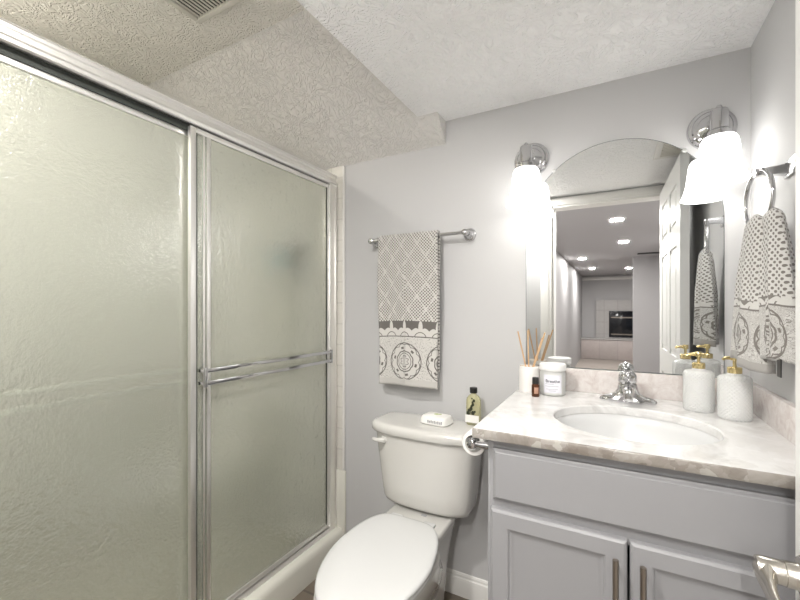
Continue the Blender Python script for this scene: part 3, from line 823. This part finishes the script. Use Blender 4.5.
# mirror
MX0, MX1, MZ0, MZC = -.318, .314, -.2295+H, .299+H
mr = empty('wall_mirror', ((MX0+MX1)/2, D, MZ0), 'frameless arched wall mirror above the vanity', 'mirror')
R_ = (MX1-MX0)/2; mc = (MX0+MX1)/2
def mpoly(i, z0=0):
    return [(MX0+i, MZ0+i), (MX1-i, MZ0+i)] + [(mc+(R_-i)*math.cos(PI*k/56), MZC+(R_-i)*math.sin(PI*k/56)) for k in range(57)]
obj('backing', prism(B(), mpoly(0), D-.005, D-.0005, lambda a_, b_, d: (a_, d, b_)), M['mirroredge'], mr, 20)
obj('glass', prism(B(), mpoly(.002), D-.0058, D-.0045, lambda a_, b_, d: (a_, d, b_)), M['mirror'], mr, 0)
for ang in (.27, .73):
    cx_, cz_ = mc+R_*math.cos(PI*(1-ang)), MZC+R_*math.sin(PI*ang)
    obj('clip', lathe(B(), [(.007, 0), (.007, .008), (.004, .011), (0, .0112)], (cx_, D, cz_), (0, -1, 0), 20), M['frost'], mr)

# sconces
SXL, SXR, SZ = -.296, .280, .594+H
SYY = 1.535
def sconce(x, label):
    e = empty('wall_sconce', (x, D, SZ), label, 'wall lamp', 'sconces beside the mirror')
    obj('backplate', lathe(B(), [(.068, 0), (.068, .006), (.064, .012), (.056, .014), (.052, .019), (.042, .021), (.036, .028), (.024, .033), (.018, .04), (0, .041)], (x, D, SZ), (0, -1, 0), 48), M['chrome'], e, 35)
    obj('arm', tube(B(), [(x, D-.03, SZ), (x, D-.06, SZ+.004), (x, D-.09, SZ+.006), (x, SYY, SZ)], [.011, .0105, .0105, .012], 18), M['chrome'], e, 60)
    obj('socket', lathe(B(), [(.0, .030), (.006, .028), (.010, .020), (.021, .014), (.0235, .006), (.0235, -.045), (.030, -.052), (.030, -.066), (.0, -.066)], (x, SYY, SZ), n=36), M['chrome'], e, 35)
    zt = SZ-.066; 
    pr = [(.030, 0), (.041, -.004), (.0475, -.016), (.0505, -.035), (.0535, -.065), (.058, -.095), (.0645, -.118), (.0715, -.136), (.073, -.140), (.0695, -.139), (.0620, -.118), (.0555, -.095), (.051, -.065), (.048, -.035), (.045, -.018), (.038, -.008), (.028, -.005)]
    obj('shade', lathe(B(), pr, (x, SYY, zt), n=56, cap=False), M['shade'], e, 60)
    obj('bulb', lathe(B(), [(.012, -.006), (.014, -.025), (.026, -.045), (.028, -.060), (.024, -.078), (.012, -.090), (0, -.092)], (x, SYY, zt), n=28), M['bulb'], e, 60)
    l = bpy.data.lights.new('sconce_lamp', 'POINT'); l.energy = SCONCE_W; l.shadow_soft_size = .012; l.color = (1, .975, .95)
    lo = bpy.data.objects.new('sconce_lamp', l); C.objects.link(lo); lo.parent = e; lo.location = (0, SYY-D, -.066-.118)
    return e
s1 = sconce(SXL, 'left chrome wall sconce with white bell shade, on the toilet side of the mirror')
copy_tree(s1, (SXR, D, SZ), 'right chrome wall sconce with white bell shade, above the soap dispensers')

# towel ring on the right wall
RY, RZ = 1.315, .345+H; RXC = XR-.062
tr = empty('towel_ring', (XR, RY, RZ), 'chrome towel ring on the right wall beside the mirror', 'towel ring')
bm = B(); box(bm, XR-.008, XR, RY-.055, RY+.030, RZ-.020, RZ+.022, .003); obj('wall_plate', bm, M['chrome'], tr, 30)
bm = B(); loft(bm, [[(x, RY+.004+dy, RZ-.001+dz) for dy, dz in ((-h_, -h_), (h_, -h_), (h_, h_), (-h_, h_))] for x, h_ in ((XR-.007, .013), (XR-.03, .010), (XR-.055, .009), (XR-.070, .009))])
obj('post', bm, M['chrome'], tr, 30)
RR = .074
obj('ring', torus(B(), (RXC, RY+.004, RZ-RR+.004), RR, .0052, (1, .12, 0)), M['chrome'], tr, 60)
# gathered towel through the ring: two hanging folds joined over the ring bottom
def lobe(bm, uvl, ctr, hw, th, phase, zt, zb, xoff, u0, n=56, m=46, flip=1):
    V = []
    for j in range(m+1):
        f = j/m; z = zt + (zb-zt)*f
        row = []
        for i in range(n):
            t = 2*PI*i/n; c_, s_ = math.cos(t), math.sin(t)
            wv = (.0085*math.sin(c_*6.5+phase) + .004*math.sin(c_*13+phase*2))*min(1, f*2.2)
            rnd = 1-.75*max(0, 1-f/.07)**2
            y = ctr(f) + math.copysign(abs(c_)**.8, c_)*hw(f)*rnd
            x = xoff(f) + s_*th(f)*rnd + wv
            zz = z + (.010*math.sin(c_*2.2+phase)*f)
            row.append(bm.verts.new((x, y, zz)))
        V.append(row)
    L = zt-zb
    for j in range(m):
        for i in range(n):
            k = (i+1) % n
            f = bm.faces.new((V[j][i], V[j][k], V[j+1][k], V[j+1][i]))
            for l, (ii, jj) in zip(f.loops, ((i, j), (i+1, j), (i+1, j+1), (i, j+1))):
                cc = math.cos(2*PI*ii/n); side = .0 if math.sin(2*PI*(i+.5)/n) < 0 else .31
                l[uvl].uv = (u0 + side + cc*(.03 + .075*min(1, .35+jj/m)), L*jj/m)
    bm.faces.new(V[0][::-1]); bm.faces.new(V[-1])
bm = B(); uvl = bm.loops.layers.uv.new('UVMap')
zt_ = RZ-2*RR+.035; 
lobe(bm, uvl, lambda f: 1.315+.032*f, lambda f: .042+.054*f**.75, lambda f: .016+.012*f, .6, zt_+.004, -.148+H, lambda f: RXC-.006+.0*f, .05)
lobe(bm, uvl, lambda f: 1.262-.055*f**.8, lambda f: .034+.036*f**.7, lambda f: .016+.010*f, 2.1, zt_+.008, -.120+H, lambda f: RXC+.012+.006*f, .22)
lobe(bm, uvl, lambda f: 1.285+.0*f, lambda f: .05+.03*f, lambda f: .012+.006*f, 4.0, zt_-.02, -.125+H, lambda f: RXC+.012, .40)
rtw = obj('hand_towel', bm, M['ringtowel'], None, 0)
for p in rtw.data.polygons: p.use_smooth = True
tag(rtw, 'grey and white patterned hand towel gathered through the towel ring', 'towel')
bm = B(); box(bm, RXC-.004, RXC-.002, 1.150, 1.172, -.152+H, -.112+H); lb = obj('care_tag', bm, M['black'], rtw, 0); lb['label'] = 'small black tag at the hem'

# toilet paper holder on the cabinet side
px, pz = VX0-.066, -.3935+H
th_ = empty('paper_holder', (VX0, 1.17, pz), 'chrome toilet paper holder on the side of the vanity', 'toilet paper holder')
for y in (1.105, 1.235):
    bm = B(); lathe(bm, [(.021, 0), (.021, .004), (.016, .008), (.010, .012), (.009, .058), (.009, .066)], (VX0, y, pz), (-1, 0, 0), 24)
    s_ = -1 if y < 1.17 else 1
    lathe(bm, [(.0, -.010), (.011, -.010), (.015, -.006), (.0175, .0), (.015, .006), (.012, .011), (.006, .013), (0, .0135)], (px, y, pz), (0, s_, 0), 28)
    obj('post', bm, M['chrome'], th_, 40)
obj('spindle', tube(B(), [(px, 1.105, pz), (px, 1.235, pz)], .009, 18), M['chrome'], th_, 50)
bm = B(); n = 48
ro = [[(px+r_*math.cos(2*PI*i/n), y, pz-.006+r_*math.sin(2*PI*i/n)) for i in range(n)] for r_, y in ((.025, 1.120), (.034, 1.120), (.035, 1.122), (.035, 1.220), (.034, 1.222), (.025, 1.222))]
loft(bm, ro + [ro[0]], cap=False)
bmesh.ops.remove_doubles(bm, verts=bm.verts, dist=1e-6)
tag(obj('paper_roll', bm, M['paper'], None, 40), 'white toilet paper roll on the holder beside the vanity', 'toilet paper')

# soap dispensers
def lathe_uv(prof, c, n=48):
    bm = B(); uvl = bm.loops.layers.uv.new('UVMap'); R = []
    ln = [0]
    for (r0, h0), (r1, h1) in zip(prof, prof[1:]): ln.append(ln[-1]+math.hypot(r1-r0, h1-h0))
    for r, h in prof: R.append([bm.verts.new((c[0]+r*math.cos(2*PI*i/n), c[1]+r*math.sin(2*PI*i/n), c[2]+h)) for i in range(n)])
    for j in range(len(prof)-1):
        for i in range(n):
            k = (i+1) % n
            f = bm.faces.new((R[j][i], R[j][k], R[j+1][k], R[j+1][i]))
            for l, (ii, jj) in zip(f.loops, ((i, j), (i+1, j), (i+1, j+1), (i, j+1))): l[uvl].uv = (ii/n*.25, ln[jj])
    bm.faces.new(R[0][::-1]); bm.faces.new(R[-1])
    return bm
def dispenser(x, y, label, ang):
    e = empty('soap_dispenser', (x, y, ZK), label, 'soap dispenser', 'glass soap dispensers')
    obj('bottle', lathe_uv([(.036, 0), (.0385, .003), (.0395, .010), (.0395, .112), (.038, .119), (.032, .124), (.018, .127), (.016, .132)], (x, y, ZK)), M['ribbed'], e, 45)
    obj('collar', lathe(B(), [(.0165, .1305), (.0170, .132), (.0170, .146), (.015, .148), (.006, .149), (.0055, .150)], (x, y, ZK), n=32), M['gold'], e, 35)
    bm = B(); lathe(bm, [(.0045, .148), (.0045, .166), (.009, .167), (.0095, .169), (.0095, .180), (.008, .182), (0, .182)], (x, y, ZK), n=24)
    d = Vector((math.cos(ang), math.sin(ang), 0)); p = Vector((x, y, ZK+.174))
    tube(bm, [p, p+d*.014, p+d*.025+Vector((0,0,-.001)), p+d*.031+Vector((0,0,-.005))], [.0055, .005, .0042, .0038], 12)
    obj('pump', bm, M['gold'], e, 40)
    return e
dispenser(.226, 1.515, 'ribbed clear glass soap dispenser with gold pump, the one nearer the mirror', math.radians(185))
dispenser(.300, 1.452, 'ribbed clear glass soap dispenser with gold pump, nearest the side splash', math.radians(200))

# reed diffuser
rx, ry = -.287, 1.545
rd = empty('reed_diffuser', (rx, ry, ZK), 'white reed diffuser with wooden sticks at the left end of the counter', 'diffuser')
obj('vessel', lathe(B(), [(.034, 0), (.036, .003), (.0365, .010), (.0365, .094), (.035, .098), (.032, .098), (.031, .092), (.031, .02), (.0, .018)], (rx, ry, ZK), n=40, cap=False), M['ceramicwhite'], rd, 45)
obj('stopper', lathe(B(), [(.0312, .086), (.0312, .090), (.010, .091), (0, .091)], (rx, ry, ZK), n=32), M['reed'], rd)
for tx_, ty_, h_ in ((-.040, -.006, .228), (-.006, .008, .232), (.058, -.006, .226), (.046, .012, .205)):
    obj('reed', tube(B(), [(rx-tx_*.12, ry-ty_*.2, ZK+.03), (rx+tx_*.30, ry+ty_*.3, ZK+.095), (rx+tx_, ry+ty_, ZK+h_)], .0030, 8), M['reed'], rd, 60)
# candle jar
jx, jy = -.203, 1.545
cj = empty('candle_jar', (jx, jy, ZK), 'frosted candle jar with white lid and printed label on the counter', 'candle')
JR = .044
obj('jar', lathe(B(), [(.038, 0), (JR-.001, .003), (JR, .010), (JR, .080), (JR-.003, .087), (.038, .090)], (jx, jy, ZK), n=48), M['frost'], cj, 45)
obj('lid', lathe(B(), [(JR+.001, .0895), (JR+.002, .091), (JR+.002, .110), (JR, .1125), (0, .1125)], (jx, jy, ZK), n=48), M['lidwhite'], cj, 40)
la = math.atan2(-jy, -jx)   # label faces the room
def cyl(th, z, r): return (jx+r*math.cos(la+th), jy+r*math.sin(la+th), ZK+z)
def curved(bm, t0, t1, z0, z1, r, n=12):
    for i in range(n):
        a0, a1 = t0+(t1-t0)*i/n, t0+(t1-t0)*(i+1)/n
        bm.faces.new([bm.verts.new(cyl(t_, z_, r)) for t_, z_ in ((a0, z0), (a1, z0), (a1, z1), (a0, z1))])
    return bm
bm = B(); loft(bm, [[cyl(t_, z_, r_) for z_, r_ in ((.012, JR-.001), (.012, JR+.0006), (.076, JR+.0006), (.076, JR-.001))] for t_ in [-.72+1.44*i/16 for i in range(17)]])
lbl = obj('label', bm, M['label'], cj, 40)
fc = bpy.data.curves.new('print', 'FONT'); fc.body = 'Breathe'; fc.size = .0155; fc.align_x = 'CENTER'; fc.extrude = .0002; fc.offset = .0002
fo = bpy.data.objects.new('print', fc); C.objects.link(fo)
bpy.context.view_layer.update()
me = bpy.data.meshes.new_from_object(fo.evaluated_get(bpy.context.evaluated_depsgraph_get()))
bpy.data.objects.remove(fo)
bm = B(); bm.from_mesh(me)
for v in bm.verts:
    x_, y_, z_ = v.co; v.co = Vector(cyl(x_/JR, .049+y_, JR+.0011+z_))
obj('lettering', bm, M['ink'], lbl, 0)
bm = B()
for t0, t1, z_ in ((-.58, .10, .0425), (-.58, .45, .0345), (-.50, .40, .024), (-.30, .25, .0185)):
    loft(bm, [[cyl(t_, zz, r_) for zz, r_ in ((z_, JR), (z_, JR+.0011), (z_+.0022, JR+.0011), (z_+.0022, JR))] for t_ in [t0+(t1-t0)*i/8 for i in range(9)]])
obj('fine_print', bm, M['faintink'], lbl, 0)
# amber bottle
ax_, ay_ = -.2515, 1.475
ab = empty('amber_bottle', (ax_, ay_, ZK), 'tiny amber glass oil bottle with black cap beside the candle jar', 'bottle')
obj('body', lathe(B(), [(.0125, 0), (.0135, .002), (.0135, .040), (.011, .045), (.008, .047)], (ax_, ay_, ZK), n=28), M['amber'], ab)
obj('cap', lathe(B(), [(.0115, .046), (.012, .047), (.0115, .066), (.010, .068), (0, .068)], (ax_, ay_, ZK), n=28), M['black'], ab)
bm = B(); aa = math.atan2(-ay_, -ax_)
loft(bm, [[(ax_+r_*math.cos(aa+t_), ay_+r_*math.sin(aa+t_), ZK+z_) for z_, r_ in ((.012, .0130), (.012, .0139), (.034, .0139), (.034, .0130))] for t_ in [-.35+1.15*i/8 for i in range(9)]])
obj('label', bm, simple('brown_label', (.42, .25, .18), .6), ab, 0)
